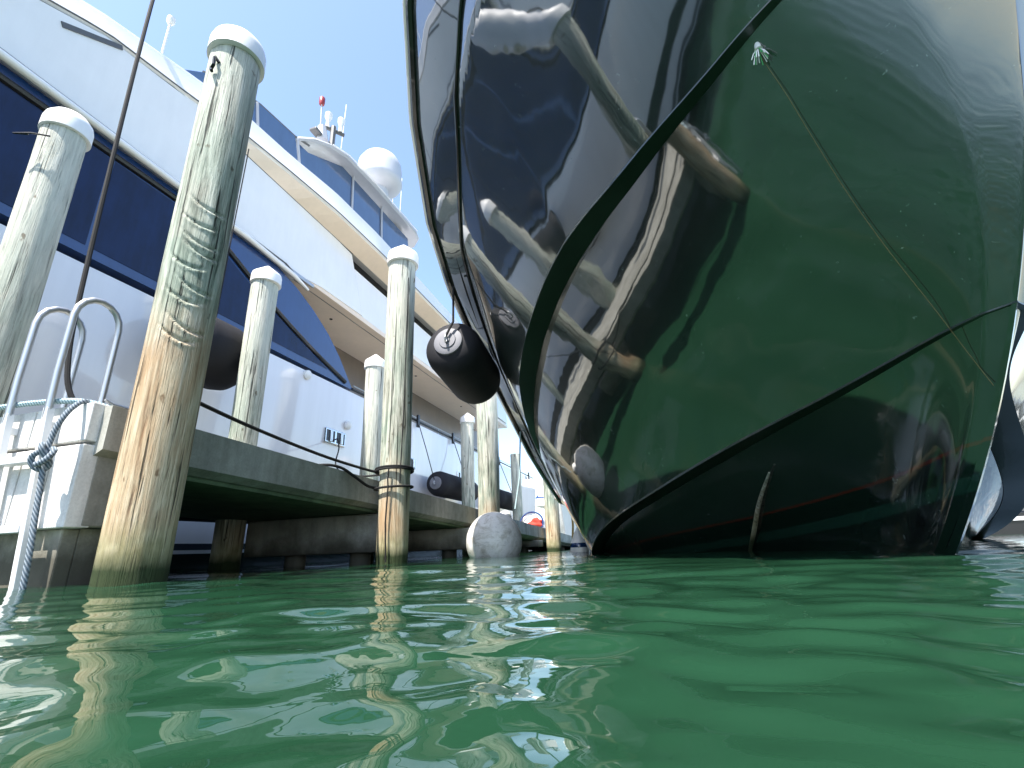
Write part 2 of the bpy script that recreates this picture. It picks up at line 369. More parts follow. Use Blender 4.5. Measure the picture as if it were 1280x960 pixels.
# fender lying between this yacht and the piles
def fender(name, a, b, r, label, lines=(), group='black cloth covered fenders', endm=None):
    a, b = Vector(a), Vector(b); ax = (b-a).normalized(); L = (b-a).length
    t = thing(name, a.lerp(b, .5), label, 'fender', group)
    prof = [(r*.30, 0.0), (r*.55, .012), (r*.80, .055), (r*.94, .12), (r, .22)]
    prof = [(q, h*r/.36) for q, h in prof]; end = prof[-1][1]
    full = prof+[(r*1.0, L-end)]+[(q, L-h) for q, h in reversed(prof[:-1])]
    MB().lathe(full, a, ax, 48).build('cover', FEND, t, True)
    for p, d in ((a, -ax), (b, ax)):
        e = MB().lathe([(r*.52, -.03), (r*.50, .012), (r*.44, .02), (r*.30, .022), (r*.28, .034), (r*.10, .036), (r*.09, .05)], p, d, 32).build('end_plate', FENDEND if endm is None else endm, t, True)
        c = Vector(p)+d*.07
        MB().tube([c+Vector((0,0,math.sin(k/12*2*math.pi)*.045))+Vector(d)*math.cos(k/12*2*math.pi)*.03 for k in range(13)], .011, 8, False).build('ring', STEEL, e, True)
    for l in lines: MB().tube(l, .012 if r < .34 else .014, 8).build('hanging_line', ROPEB, t, True)
    return t
fa, fb = Vector((-2.08, 4.66, 2.38)), Vector((-2.13, 5.85, 2.22))
fender('boat_fender', fa, fb, .34, 'big black fender hanging from the dark yacht, beside the second pile', [[fa+Vector((0,-.06,.05)), (-2.0, 4.62, 2.6), (-1.99, 4.6, 3.05)]])
# round white ball fender
bt = thing('ball_fender', (-2.24, 6.60, .20), 'round dirty white ball fender floating between the dark bow and the pile', 'fender')
m = N('scuffed_white_vinyl'); f = m.noise(m.coord(), 5, 6, .65, 1); f2 = m.noise(m.coord((1,1,3)), 12, 4, .6)
c = m.ramp(f, [(.34, (.42,.40,.34)), (.5, (.70,.69,.66)), (.7, (.80,.79,.77))]); c = m.mix(.5, c, m.ramp(f2, [(.33, g3(.5)), (.45, g3(1))]), 'MULTIPLY'); m.col(c); m.P(Roughness=.5); VINYL = m.m
MB().lathe([(.385*math.sin(math.pi*k/28), -.385*math.cos(math.pi*k/28)*1.04) for k in range(29)], (-2.24, 6.60, .20), (.1,-.2,1), 56).build('ball', VINYL, bt, True)
MB().lathe([(.1,.36),(.09,.42),(.05,.47),(.0,.48)], (-2.24, 6.60, .20), (.35,.5,1), 24).build('neck', PLAST, bt, True)
MB().tube([(-1.99,6.84,.64), (-1.95,7.0,1.1), (-1.96,7.2,1.85)], .012, 8).build('hanging_line', ROPEL, bt, True)

# ------------------------------------------------------------ dock
def dz(y): return .985-.036*(y-2)
dock = thing('concrete_dock', (-4, 8, 0), 'long concrete dock between the piles with pale ribbed end face', 'dock')
def slab():
    mb = MB(); rs = []
    for y in (1.93, 5, 9, 13, 18, 24, 32):
        z = dz(y); rs.append([(-5.15, y, z-.30), (-5.15, y, z), (-3.0, y, z), (-3.0, y, z-.26), (-3.08, y, z-.30)])
    return mb.rings(rs)
slab().build('deck_slab', CONC, dock)
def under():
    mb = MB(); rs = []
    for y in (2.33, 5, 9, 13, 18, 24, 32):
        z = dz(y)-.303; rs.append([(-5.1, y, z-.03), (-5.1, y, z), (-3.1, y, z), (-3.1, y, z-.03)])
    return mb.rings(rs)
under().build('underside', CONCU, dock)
# end face: ribbed pale panel blocks
mb = MB()
xs = [-7.4+.2412*k for k in range(19)]
for i in range(len(xs)-1):
    x0, x1 = xs[i]+.006, xs[i+1]-.006
    mb.box(x0, x1, 1.87, 2.0, .30, .755); mb.box(x0, x1, 1.87, 2.0, .775, 1.0)
mb.build('end_panel', CONCW, dock, bevel=.006)
MB().box(-7.4, xs[-1]-.004, 1.95, 2.32, .305, .985).build('end_block', CONC, dock, bevel=.01)
MB().box(-7.4, -3.16, 2.02, 2.3, -.4, .30).build('end_footing', CONCD, dock)
for x in (-3.38, -4.1, -4.9, -5.8): MB().box(x, x+.22, 1.93, 2.02, -.4, .299).build('footing_leg', CONCD, dock, bevel=.01)
for y in (4.95, 7.5, 12.1, 16.9, 21.5):
    z1 = dz(y)-.34; z0 = .12
    MB().box(-4.88, -2.945, y, y+.45, z0, z1).build('cap_beam', CONCD, dock, bevel=.02)
    for x in (-4.3, -3.4): MB().lathe([(.12, -.6), (.12, z0+.01)], (x, y+.22, 0), (0,0,1), 16).build('stub_pile', CONCD, dock, True)
MB().box(-5.0, -3.2, 24, 24.4, -.5, .2).build('cap_beam', CONCD, dock)

# ------------------------------------------------------------ piles
def pile(x, y, top, r, zb, label, lean=(0,0), grp='dock piles in two rows', flat=False, cap=True, seed=0, notches=()):
    t = thing('dock_pile', (x, y, 0), label, 'pile', grp)
    rs = np.random.RandomState(seed+3); ph = rs.rand(6)*6.28; seg = 128 if notches else 56; nz = 460 if notches else 110; rings = []
    for i in range(nz+1):
        z = -.6+(top+.6)*i/nz; rr = r*(.95+.06*(z/4)); ring = []
        cx = x+lean[0]*z/4+.012*math.sin(z*1.1+ph[0]); cy = y+lean[1]*z/4+.012*math.sin(z*.9+ph[1])
        for j in range(seg):
            a = 2*math.pi*j/seg; d = 1+.018*math.sin(2*a+ph[2]+z*.4)+.012*math.sin(3*a+ph[3]-z*.7)+.006*math.sin(7*a+ph[4]+z*3)+.004*math.sin(13*a+z*5+ph[5])
            q = rr*d
            for nzh, na in notches:
                da = (a-na+math.pi) % (2*math.pi)-math.pi
                zz = z-nzh+.07*da-.10*da*da; w = math.exp(-(zz/.011)**2)*math.exp(-(da/.62)**4); q -= .014*w; q += .006*math.exp(-((zz+.024)/.014)**2)*math.exp(-(da/.62)**4)
            ring.append((cx+q*math.cos(a), cy+q*math.sin(a), z))
        rings.append(ring)
    p = MB().rings(rings).build('post', wood_mat('pile_wood', zb), t, True)
    c = (x+lean[0]*top/4, y+lean[1]*top/4, top)
    if cap:
        R1 = r*1.12
        prof = [(R1*.985, -.14), (R1*1.03, -.135), (R1*1.02, -.01), (R1*.98, .02), (R1*.5, .10), (R1*.12, .165), (0, .17)] if not flat else [(R1*.99, -.13), (R1*1.04, -.125), (R1*1.03, .0), (R1*.97, .045), (R1*.75, .10), (R1*.4,.135), (0, .145)]
        MB().lathe(prof, c, (0,0,1), 44).build('pile_cap', PLAST, t, True)
    return t
NT = [(z, R(-42)+.22*math.sin(z*23)) for z in (1.36, 1.43, 1.62, 1.70, 1.86, 1.96, 2.03, 2.17, 2.30)]
p1 = pile(-2.75, 2.06, 3.93, .172, 1.42, 'thickest and nearest pile, rope scarred, under a flat white cap', flat=True, seed=1, notches=NT)
MB().tube([(-2.71,1.90,3.60), (-2.73,1.875,3.64), (-2.71,1.86,3.60), (-2.71,1.865,3.54), (-2.74,1.875,3.52), (-2.71,1.86,3.47)], .012, 8).build('hook', BLACKP, p1, True)
p2 = pile(-2.75, 4.74, 3.72, .170, .78, 'tall pale pile beside the black boat fender, black rope tied near its foot', seed=2)
pile(-2.75, 7.87, 3.4, .19, .66, 'pile rising just behind the round white ball fender', seed=3, grp='dock piles in two rows')
pile(-2.75, 12.9, 2.4, .20, .95, 'farthest pile of the waterside row, right beside the dark bow', seed=4)
pL = pile(-5.0, 2.24, 4.12, .165, .3, 'green-grey pile at the left behind the chrome ladder hoops', seed=5, flat=True)
MB().tube([(-4.86,2.08,3.80), (-4.92,1.98,3.76), (-5.04,1.92,3.74), (-4.96,1.98,3.76)], .008, 6).build('hook', BLACKP, pL, True)
pile(-5.0, 4.82, 3.95, .175, .6, 'green-grey pile with pointed cap in front of the navy window band', seed=6)
pile(-5.0, 7.72, 3.68, .18, .3, 'white capped pile half hidden behind the tall pale pile', seed=7)
pile(-5.0, 12.6, 3.72, .19, .3, 'narrow pale pile between the tall pale pile and the ball fender pile', seed=8)
pile(-5.0, 17.5, 3.5, .19, .3, 'small distant pile without a cap near the coloured bundle', seed=9, cap=False, grp='dock piles in two rows')

# ------------------------------------------------------------ ladder
lad = thing('dock_ladder', (-3.5, 1.82, .3), 'metal boarding ladder with two arched handrails on the dock end', 'ladder')
for x in (-3.67, -3.33):
    pts = [(x, 1.81, .9), (x, 1.80, 1.2), (x, 1.80, 1.5)]
    for k in range(9):
        a = math.pi*k/8; pts.append((x, 1.935-.135*math.cos(a), 1.58+.155*math.sin(a)))
    pts += [(x, 2.07, 1.4), (x, 2.07, .985)]
    MB().tube(pts, .020, 14).build('handrail', STEEL, lad, True)
    MB().lathe([(.045, 0), (.045, .012), (.026, .02), (.02,.03)], (x, 2.07, .985), (0,0,1), 20).build('foot_flange', STEEL, lad, True)
    MB().rings([[(x+o-.018,1.79,z),(x+o+.018,1.79,z),(x+o+.018,1.83,z),(x+o-.018,1.83,z)] for z, o in ((-.5,.20),(.98,0))]).build('side_rail', LADW, lad, bevel=.004)
    MB().box(x-.015, x+.015, 1.832, 1.868, .86, .90).build('bracket', LADW, lad)
for z in (.68, .30, -.05): MB().box(-3.65+(.98-z)*.135, -3.35+(.98-z)*.135, 1.785, 1.845, z-.02, z+.02).build('rung', LADW, lad, bevel=.004)

# ------------------------------------------------------------ ropes
def rope(name, pts, r, mat, label, cat='rope', grp=None, seg=8):
    o = MB().tube(pts, r, seg).build(name, mat, None, True, org=tuple(pts[0])); return tag(o, label, cat, grp)
def smooth_path(P, n=10):
    P = [Vector(p) for p in P]; out = []
    for i in range(len(P)-1):
        a, b, c, d = P[max(i-1,0)], P[i], P[i+1], P[min(i+2, len(P)-1)]
        for k in range(n):
            t = k/n; out.append(.5*((2*b)+(c-a)*t+(2*a-5*b+4*c-d)*t*t+(3*b-a-3*c+d)*t**3))
    return out+[P[-1]]
rope('mooring_line', smooth_path([(-3.42,2.02,1.02), (-3.52,1.95,1.3), (-3.68,1.98,2.2), (-4.05,2.1,5.16), (-4.9,2.55,8.2), (-6.1,3.1,9.6)]), .016, ROPEB, 'thick black rope slanting up from the ladder hoops out of the picture')
K = (-3.12, 1.74, .66)
knot = thing('knotted_rope', (-3.12, 1.76, 0), 'grey blue rope with a big knot hanging beside the ladder into water', 'rope')
MB().tube(smooth_path([(-3.18,1.95,1.0), (-3.14,1.86,1.01), (-3.11,1.77,.90), (-3.12,1.74,.72), (-3.08,1.74,.4), (-3.03,1.74,.1), (-3.0,1.75,-.4)]), .014, 12).build('line', ROPEG, knot, True)
kp = [Vector((K[0]+(.038+.016*math.cos(3*a))*math.cos(2*a), K[1]-.012+.026*math.sin(3*a), K[2]+(.052+.016*math.cos(3*a))*math.sin(2*a))) for a in [2*math.pi*k/60 for k in range(61)]]
MB().tube(kp, .015, 12, False).build('knot', ROPEG, knot, True)
rope('laid_rope', smooth_path([(-6.2,1.86,1.03), (-4.6,1.84,1.055), (-3.9,1.84,1.05), (-3.5,1.84,1.04), (-3.2,1.87,1.02), (-3.12,1.98,1.0), (-3.2,2.1,1.0)]), .018, ROPEL, 'pale blue rope lying along the top edge of the ribbed end face')
rope('dock_line', smooth_path([(-6.1,1.9,1.02), (-4.6,1.9,1.02), (-3.9,1.95,1.01), (-3.4,2.0,1.02), (-3.05,2.1,1.0), (-2.98,2.3,.99)]), .013, ROPEB, 'thin dark rope lying on the dock behind the pale blue rope')
tl = dz(4.5)
rope('taut_line', smooth_path([(-2.93,2.2,1.16), (-2.97,2.9,1.08), (-2.98,3.8,1.0), (-2.93,4.5,.955), (-2.88,4.62,.95)]), .015, ROPEB, 'taut black line running above the dock edge from nearest to second near pile')
wr = thing('pile_lashing', (-2.75, 4.74, .86), 'black rope wrapped twice round the second near pile above the water', 'rope')
for z in (.975, .955, .775):
    MB().tube([(-2.75+.202*math.cos(a), 4.74+.202*math.sin(a), z+.012*math.sin(a*1.0+z*9)) for a in [2*math.pi*k/40 for k in range(41)]], .013, 8, False).build('wrap', ROPEB, wr, True)
MB().tube([(-2.70,4.535,.96), (-2.705,4.53,.85), (-2.70,4.535,.76), (-2.71,4.53,.4), (-2.69,4.535,.02)], .008, 6).build('tail', ROPEB, wr, True)
MB().tube([(-2.60,4.60,.80), (-2.585,4.60,1.6), (-2.59,4.61,3.3)], .006, 6).build('tail', ROPEB, wr, True)
rope('slack_line', smooth_path([(-3.18,3.9,.93), (-3.05,4.0,.945), (-3.0,4.15,.93), (-2.95,4.3,.86), (-2.93,4.5,.79), (-2.9,4.62,.775)]), .015, ROPEB, 'short black line drooping over the dock edge onto the lashed pile')
rope('hawse_line', smooth_path([(-6.02,8.1,2.35), (-5.6,7.6,2.0), (-4.9,6.6,1.5), (-4.0,5.6,1.12), (-3.4,5.05,.99), (-2.92,4.86,.955)]), .012, ROPEB, 'black line from the white yacht hawse hole down to the lashed pile')
rope('hanging_cord', [(-5.6,4.68,6.36), (-5.6,4.66,5), (-5.6,4.64,3.3), (-5.6,4.62,2.7)], .009, ROPEB, 'thin dark cord hanging straight down the white yacht side')
# bundle on the dock
bd = thing('gear_bundle', (-3.9, 15.4, dz(15.4)), 'white and red cloth bundle with a dark hoop on the dock', 'bundle')
def blob(c, s, seed, amp=.16):
    rs = np.random.RandomState(seed); ph = rs.rand(9)*6.28; rings = []
    for i in range(25):
        th = math.pi*i/24; ring = []
        for j in range(36):
            a = 2*math.pi*j/36; d = 1+amp*(.5*math.sin(3*a+ph[0]+2*th)+.3*math.sin(5*a+4*th+ph[1])+.4*math.sin(6*th+ph[2]+a))
            ring.append((c[0]+s[0]*d*math.sin(th)*math.cos(a), c[1]+s[1]*d*math.sin(th)*math.sin(a), c[2]+s[2]*d*-math.cos(th)))
        rings.append(ring)
    return MB().rings(rings)
zb = dz(15.4)
blob((-3.9,15.4,zb+.28), (.42,.35,.28), 3).build('white_cloth', TARP, bd, True)
blob((-3.72,15.05,zb+.30), (.22,.14,.16), 5, .3).build('red_cloth', RED, bd, True)
MB().tube([(-3.85+.36*math.cos(a), 15.0+.1*math.sin(a), zb+.33+.33*math.sin(a)) for a in [2*math.pi*k/36 for k in range(37)]], .03, 8, False).build('hoop', NAVY, bd, True)
rope('yellow_line', smooth_path([(-2.35,13.6,1.3), (-2.33,13.62,.7), (-2.35,13.6,.2), (-2.1,13.3,.05), (-2.2,13.1,-.1)]), .03, ROPEY, 'yellow rope hanging into the water past the farthest waterside pile')

# ------------------------------------------------------------ white motor yacht behind the dock
def yhull_mat():
    m = N('white_topsides'); sep = m.n('ShaderNodeSeparateXYZ'); m.l(m.n('ShaderNodeNewGeometry').outputs['Position'], sep.inputs[0])
    sc = m.math('MULTIPLY', sep.outputs[2], .5)
    c = m.ramp(sc, [(0, (.008,.009,.012)), (.10, (.55,.57,.6)), (.122, (.03,.035,.05)), (.165, (.76,.76,.78)), (.31, (.012,.012,.016)), (.49, (.78,.77,.79))], 'CONSTANT')
    f = m.noise(m.coord((1,1,.1)), 3, 5, .6); c = m.mix(.5, c, m.ramp(f, [(.3, (.86,.85,.84)), (.6, g3(1))]), 'MULTIPLY'); m.col(c); m.P(Roughness=.13)
    m.b.inputs['Coat Weight'].default_value = .8; m.b.inputs['Coat Roughness'].default_value = .03
    m.bump(m.noise(m.coord((1,.6,.6)), 1.1, 2, .4), .12, .05); return m.m
YH = yhull_mat()
Y = thing('motor_yacht', (-9.4, 8, 0), 'large white motor yacht with navy window band moored behind the dock', 'yacht')
def ybeam(y): return 3.4*(1-max(0, (-2-y)/11)**2.0) if y < -2 else 3.4
def yhull():
    rs = []; XCY = -9.4
    for y in [-13, -12.7, -12, -11, -9.5, -8, -6, -4, -2, 0, 3, 6, 9, 12, 16, 20, 24.5]:
        b = max(.02, ybeam(y)); top = 3.40+max(0, -y)*.09
        sec = [(.55, -.6), (.86, -.35), (.905, 0), (.93, .5), (.962, 1.2), (.985, 2.0), (1.0, top-.5), (1.0, top)]
        ring = [(XCY+b*k+ (0 if y > -2 else 0), y+max(0, (top-z))*(.35 if y < -8 else 0), z) for k, z in sec]; ring += [(2*XCY-q[0], q[1], q[2]) for q in reversed(ring)]; rs.append(ring)
    return MB().rings(rs)
yh = yhull().build('hull', YH, Y, True)
# navy window band and its glass
band = [(-3,3.5),(2.37,3.5),(5.5,3.49),(8.43,3.45),(7.9,4.02),(7.5,4.36),(7.0,4.66),(6.5,4.88),(5.94,5.05),(4.5,5.08),(-3,5.12)]
wb = MB().prism(band, -6.35, -5.985).build('window_band', NAVY, Y)
fr = [(-3,4.93),(2.05,4.93),(3.67,4.95),(4.3,4.93),(4.7,4.82),(5.3,4.55),(6.1,4.19),(7.1,3.84),(8.14,3.54)]
MB().tube([(-5.978, y, z) for y, z in smooth_path([(0,a,b) for a, b in fr], 6) and [(p.y, p.z) for p in smooth_path([(0,a,b) for a, b in fr], 6)]], .045, 8).build('window_frame', BLACKP, wb, True)
for y0, y1 in ((-2.9,.3),(.36,2.0),(2.06,3.15),(3.21,4.05)):
    MB().prism([(y0,3.62),(y1,3.62),(y1,4.88),(y0,4.88)], -6.0, -5.979).build('pane', GLASSD, wb)
MB().prism([(4.11,3.62),(7.55,3.62),(7.0,3.80),(6.0,4.15),(5.2,4.5),(4.6,4.78),(4.11,4.86)], -6.0, -5.979).build('pane', GLASSD, wb)
MB().tube([(-5.9,-3,5.13),(-5.9,3,5.12),(-5.9,5.2,5.10),(-5.92,6.3,5.04),(-5.96,6.75,4.98)], [.05,.05,.05,.045,.03], 10).build('trim_lip', GEL, Y, True)
MB().tube([(-5.93,-3,5.22),(-5.93,3,5.20),(-5.93,6.1,5.16),(-5.97,6.4,5.12)], .014, 8).build('trim_line', TEAK, Y, True)
MB().box(-5.99, -5.95, 6.1, 6.9, 5.10, 5.17).build('name_plate', STEEL, Y, bevel=.01)
# upper side face
face = [(-4,5.16),(6.4,5.16),(7.2,5.28),(8.62,5.32),(8.06,6.62),(4.8,6.84),(3.9,6.70),(2.75,6.5),(2.1,6.2),(0,5.4),(-4,5.3)]
MB().prism(face, -6.5, -6.0).build('side_panel', GEL, Y, bevel=.01)
MB().prism([(8.66,5.32),(20,5.4),(20,6.36),(8.2,6.36)], -6.5, -6.04).build('wing_panel', GEL, Y, bevel=.01)
MB().prism([(8.1,6.36),(20,6.36),(20,6.85),(8.1,6.85)], -6.9, -6.3).build('shadow_gap', BLACKP, Y)  # black block stands in for the shade inside the slit
tab = ([-4,0,2.1,2.75,3.9,4.8,5.8,7,8.5,13,17.5,20], [-6.0,-6.0,-6.0,-6.0,-5.98,-5.9,-5.78,-5.62,-5.55,-5.55,-5.55,-5.6], [4.4,5.4,6.25,6.54,6.74,6.88,6.90,6.87,6.85,6.85,6.9,6.95], [4.7,5.75,6.68,6.95,7.28,7.45,7.42,7.45,7.45,7.4,7.4,7.3])
def wing():
    rs = []
    for y in np.linspace(-4, 20, 90):
        xb, zb_, za = (interp(y, tab[0], tab[i]) for i in (1, 2, 3)); 
        rs.append([(-7.6, y, za-.1), (-6.0-.01, y, min(6.68, zb_)), (xb-.03, y, zb_-.02), (xb, y, zb_), (xb-.02, y, zb_+.05), (xb-.10, y, za-.05), (xb-.14, y, za), (xb-.22, y, za+.02), (-7.6, y, za+.02)])
    return MB().rings(rs)
wg = wing().build('flybridge_coaming', GEL, Y, True); wg.data.set_sharp_from_angle(angle=R(25))
def sofp():
    rs = []
    for y in np.linspace(4.3, 19.9, 60):
        xb, zb_ = interp(y, tab[0], tab[1]), interp(y, tab[0], tab[2]); rs.append([(-5.995, y, min(6.68,zb_)-.012), (-5.995, y, min(6.68,zb_)-.030), (xb-.03, y, zb_-.050), (xb-.03, y, zb_-.032)])
    return MB().rings(rs)
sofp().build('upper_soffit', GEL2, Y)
MB().tube([(interp(y, tab[0], tab[1])+.003, y, interp(y, tab[0], tab[2])+.02) for y in np.linspace(-3, 20, 80)], .010, 6).build('groove_line', TEAK, Y, True)
MB().tube([(-6.0, y, 6.655) for y in np.linspace(4.6, 8.1, 8)], .010, 6).build('panel_seam', TEAK, Y, True)
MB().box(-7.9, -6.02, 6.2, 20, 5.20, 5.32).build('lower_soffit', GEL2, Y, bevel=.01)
MB().tube([(-6.22, 6.6, 5.195), (-6.22, 19.5, 5.195)], .008, 6).build('soffit_seam', TEAK, Y)
for y in (8.3, 12.4, 16): MB().lathe([(.035, 0), (.035, .012), (0, .012)], (-6.6, y, 5.2), (0,0,-1), 20).build('downlight', BLACKP, Y, True)
for y in (9.5,): MB().lathe([(.04, 0), (.04, .012), (0, .012)], (-5.8, y, 6.74), (0.05,0,-1), 20).build('downlight', BLACKP, Y, True)
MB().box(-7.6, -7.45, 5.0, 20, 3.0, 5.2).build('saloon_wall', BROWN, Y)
MB().box(-12, -7.46, -3, 20, 3.3, 7.3).build('deckhouse', GEL, Y, bevel=.02)
MB().box(-12.7, -6.05, -3, 24, 3.30, 3.36).build('side_deck', GELG, Y)
# main deck cap rail with hooks
MB().tube([(-5.985, 8.4, 3.47), (-5.98, 12, 3.47), (-5.98, 24, 3.46)], .03, 8).build('cap_rail', BLACKP, Y, True)
MB().tube([(-6.1, 8.6, 3.62), (-6.1, 24, 3.62)], .014, 8).build('handrail', STEEL, Y, True)
HK = (11.35, 13.7, 18.3, 21.3, 23)
for y in HK:
    MB().box(-5.96, -5.9, y-.05, y+.05, 3.28, 3.62).build('rail_hook', BLACKP, Y, bevel=.01)
for y in (9.2, 11, 13, 15, 17, 19, 21, 23): MB().tube([(-6.1, y, 3.42), (-6.1, y, 3.62)], .012, 6).build('stanchion', STEEL, Y)
# hawse holes
for y, z, s in ((8.0, 2.33, 1), (11.1, 2.3, .9), (14.6, 2.35, 1.1)):
    h = MB(); w, q = .33*s, .15*s
    h.box(-6.04, -5.985, y-w, y+w, z-q, z+q); hh = h.build('hawse_plate', CHROME, Y, bevel=.02)
    MB().box(-6.0, -5.981, y-w*.86, y-.03, z-q*.75, z+q*.75).build('opening', BLACKP, hh); MB().box(-6.0, -5.981, y+.03, y+w*.86, z-q*.75, z+q*.75).build('opening', BLACKP, hh)
    for k in (-.5, .5): MB().lathe([(.035, -q*.75), (.035, q*.75)], (-5.972, y+k*w, z), (0,0,1), 12).build('roller', CHROME, hh, True)
MB().lathe([(.09,0),(.09,.05),(.06,.07),(0,.08)], (-6.0, 7.0, 3.32), (1,0,-.2), 16).build('deck_lamp', PLAST, Y, True)
MB().lathe([(.09,0),(.09,.05),(.06,.07),(0,.08)], (-6.0, 8.35, 2.66), (1,0,-.2), 16).build('deck_lamp', PLAST, Y, True)
MB().box(-5.97, -5.90, 4.60, 4.78, 6.55, 6.66).build('line_block', BLACKP, Y, bevel=.02)
# slot and latch on brow
MB().prism([(2.35,6.10),(2.95,6.50),(2.93,6.56),(2.32,6.16)], -6.02, -5.985).build('vent_slot', TEAK, Y)
# flybridge screens
gp = [(3.6,7.1),(20,7.2),(11.2,9.6),(7.75,9.32),(6.9,8.75),(6.35,8.72),(5.5,8.70),(4.4,8.35)]
MB().prism([(3.2,6.9),(7,7.3),(6.55,8.80),(5.6,8.66),(5.0,8.46),(4.4,8.1)], -6.62, -6.58).build('windscreen', BLUEGL, Y)
MB().prism([(7.02,7.3),(12,7.3),(11.6,9.6),(8.2,9.45),(7.0,8.78),(6.62,8.74)], -6.64, -6.60).build('side_screen', BLUEGL, Y)
for y0, z0, y1, z1 in ((5.75,7.3,5.5,8.62),(7.0,7.3,6.62,8.8),(8.75,7.3,8.62,9.5),(10.2,7.3,10.0,9.6)):
    MB().tube([(-6.575, y0, z0), (-6.575, y1, z1)], .03, 8).build('mullion', GELG, Y)
MB().tube([(-6.6,4.4,8.12),(-6.6,5.0,8.48),(-6.6,5.6,8.68),(-6.6,6.55,8.82),(-6.5,6.9,8.85)], .025, 8).build('screen_cap', TEAK, Y, True)
def htop():
    rs = []; 
    for y, z, xo in ((6.45,8.72,-6.9),(6.6,8.80,-6.55),(6.9,9.0,-6.36),(7.4,9.28,-6.30),(8.0,9.50,-6.28),(9,9.62,-6.28),(10.5,9.72,-6.28),(11.6,9.80,-6.30),(12.0,9.82,-6.4),(12.3,9.83,-6.7),(12.4,9.83,-7.2)):
        xi = 2*-9.4-xo; rs.append([(xo-.05, y, z-.06), (xo, y, z), (xo-.05, y, z+.06), (-9.4, y, z+.16), (xi+.05, y, z+.06), (xi, y, z), (xi+.05, y, z-.06), (-9.4, y, z-.02)])
    return MB().rings(rs)
ht = htop().build('hardtop', GELG, Y, True)
MB().tube([(-6.275,7.4,9.29),(-6.255,8,9.51),(-6.255,9,9.63),(-6.255,10.5,9.73),(-6.27,11.6,9.81)], .014, 6).build('edge_trim', PLAST, ht, True)
MB().prism([(10.5,7.2),(11.5,7.2),(11.4,9.7),(10.9,9.7)], -6.9, -6.7).build('hardtop_support', GELG, Y, bevel=.03)
MB().prism([(9.6,7.42),(10.2,7.42),(10.1,7.85),(9.7,7.85)], -6.3, -6.0).build('deck_locker', GEL, Y, bevel=.02)
# radar dome
MB().lathe([(.30,-1.1),(.30,-.7),(.55,-.62),(.66,-.50),(.70,-.42),(.70,-.36),(.67,-.34),(.67,.05),(.64,.25),(.54,.44),(.38,.57),(.2,.64),(0,.665)], (-6.95, 10.35, 11.25), (0,0,1), 48).build('radome', paint('radome_shell', (.50,.51,.54), .4, .03), Y, True)
ma = MB().box(-6.85, -6.65, 7.2, 8.2, 9.72, 9.80).build('mast_base', TEAK, Y, bevel=.02)
MB().tube([(-6.75,7.55,9.7),(-6.75,7.5,10.1)], [.16,.10], 8).build('mast', GELG, ma)
MB().tube([(-6.75,7.9,9.7),(-6.75,7.9,10.5)], .07, 8).build('mast', TEAK, ma)
MB().tube([(-6.95,7.75,10.45),(-6.6,8.15,10.42)], .05, 8).build('crossbar', TEAK, ma)
MB().tube([(-6.75,7.45,10.1),(-6.75,7.4,10.75)], .018, 8).build('mast', GELG, ma)
MB().lathe([(.06,0),(.07,.05),(.07,.2),(.04,.24),(0,.25)], (-6.75,7.4,10.72), (0,0,1), 16).build('lamp', REDL, ma, True)
for y, x in ((7.8,-6.85),(8.05,-6.65)):
    MB().lathe([(.05,0),(.05,.2),(.09,.3),(.09,.42),(.0,.43)], (x,y,10.45), (0,0,1), 16).build('horn', PLAST, ma, True)
MB().tube([(-6.75,8.25,9.7),(-6.75,8.3,11.7)], .011, 6).build('whip_antenna', PLAST, Y)
MB().tube([(-7.3,12.2,9.9),(-7.2,12.1,12.6)], .012, 6).build('whip_antenna', PLAST, Y); MB().tube([(-7.6,12.3,9.9),(-7.5,12.0,12.9)], .012, 6).build('whip_antenna', PLAST, Y)
nv = MB().tube([(-6.1,3.45,7.15),(-6.1,3.45,7.75)], .018, 8).build('light_pole', PLAST, Y); MB().lathe([(.03,0),(.055,.04),(.055,.12),(0,.15)], (-6.1,3.45,7.74), (0,0,1), 16).build('light', PLAST, nv, True)
# its fenders
XF = -5.60
fender('boat_fender', (XF, 4.05, 2.78), (XF, 5.1, 2.78), .47, 'largest black fender on the white yacht, partly behind the nearest pile', [[(XF,4.9,2.9),(-5.7,4.9,3.3),(-5.95,4.9,3.5)]])
fender('boat_fender', (-5.56, 11.7, 1.82), (-5.56, 14.3, 1.82), .33, 'black fender lying along the yacht right of the lashed pile, pale end showing', [[(-5.56,11.62,1.9),(-5.75,11.5,2.7),(-5.9,11.35,3.35)], [(-5.56,13.9,2.1),(-5.75,13.8,2.8),(-5.9,13.7,3.35)]])
fender('boat_fender', (-5.56, 16.6, 1.85), (-5.56, 19.2, 1.85), .33, 'black fender farther along the white yacht beside the ball fender pile', [[(-5.56,18.9,2.1),(-5.75,18.6,2.8),(-5.9,18.3,3.4)]])
fender('boat_fender', (-5.56, 3.2, .78), (-5.56, 6.4, .78), .20, 'low black fender under the dock against the white yacht waterline')

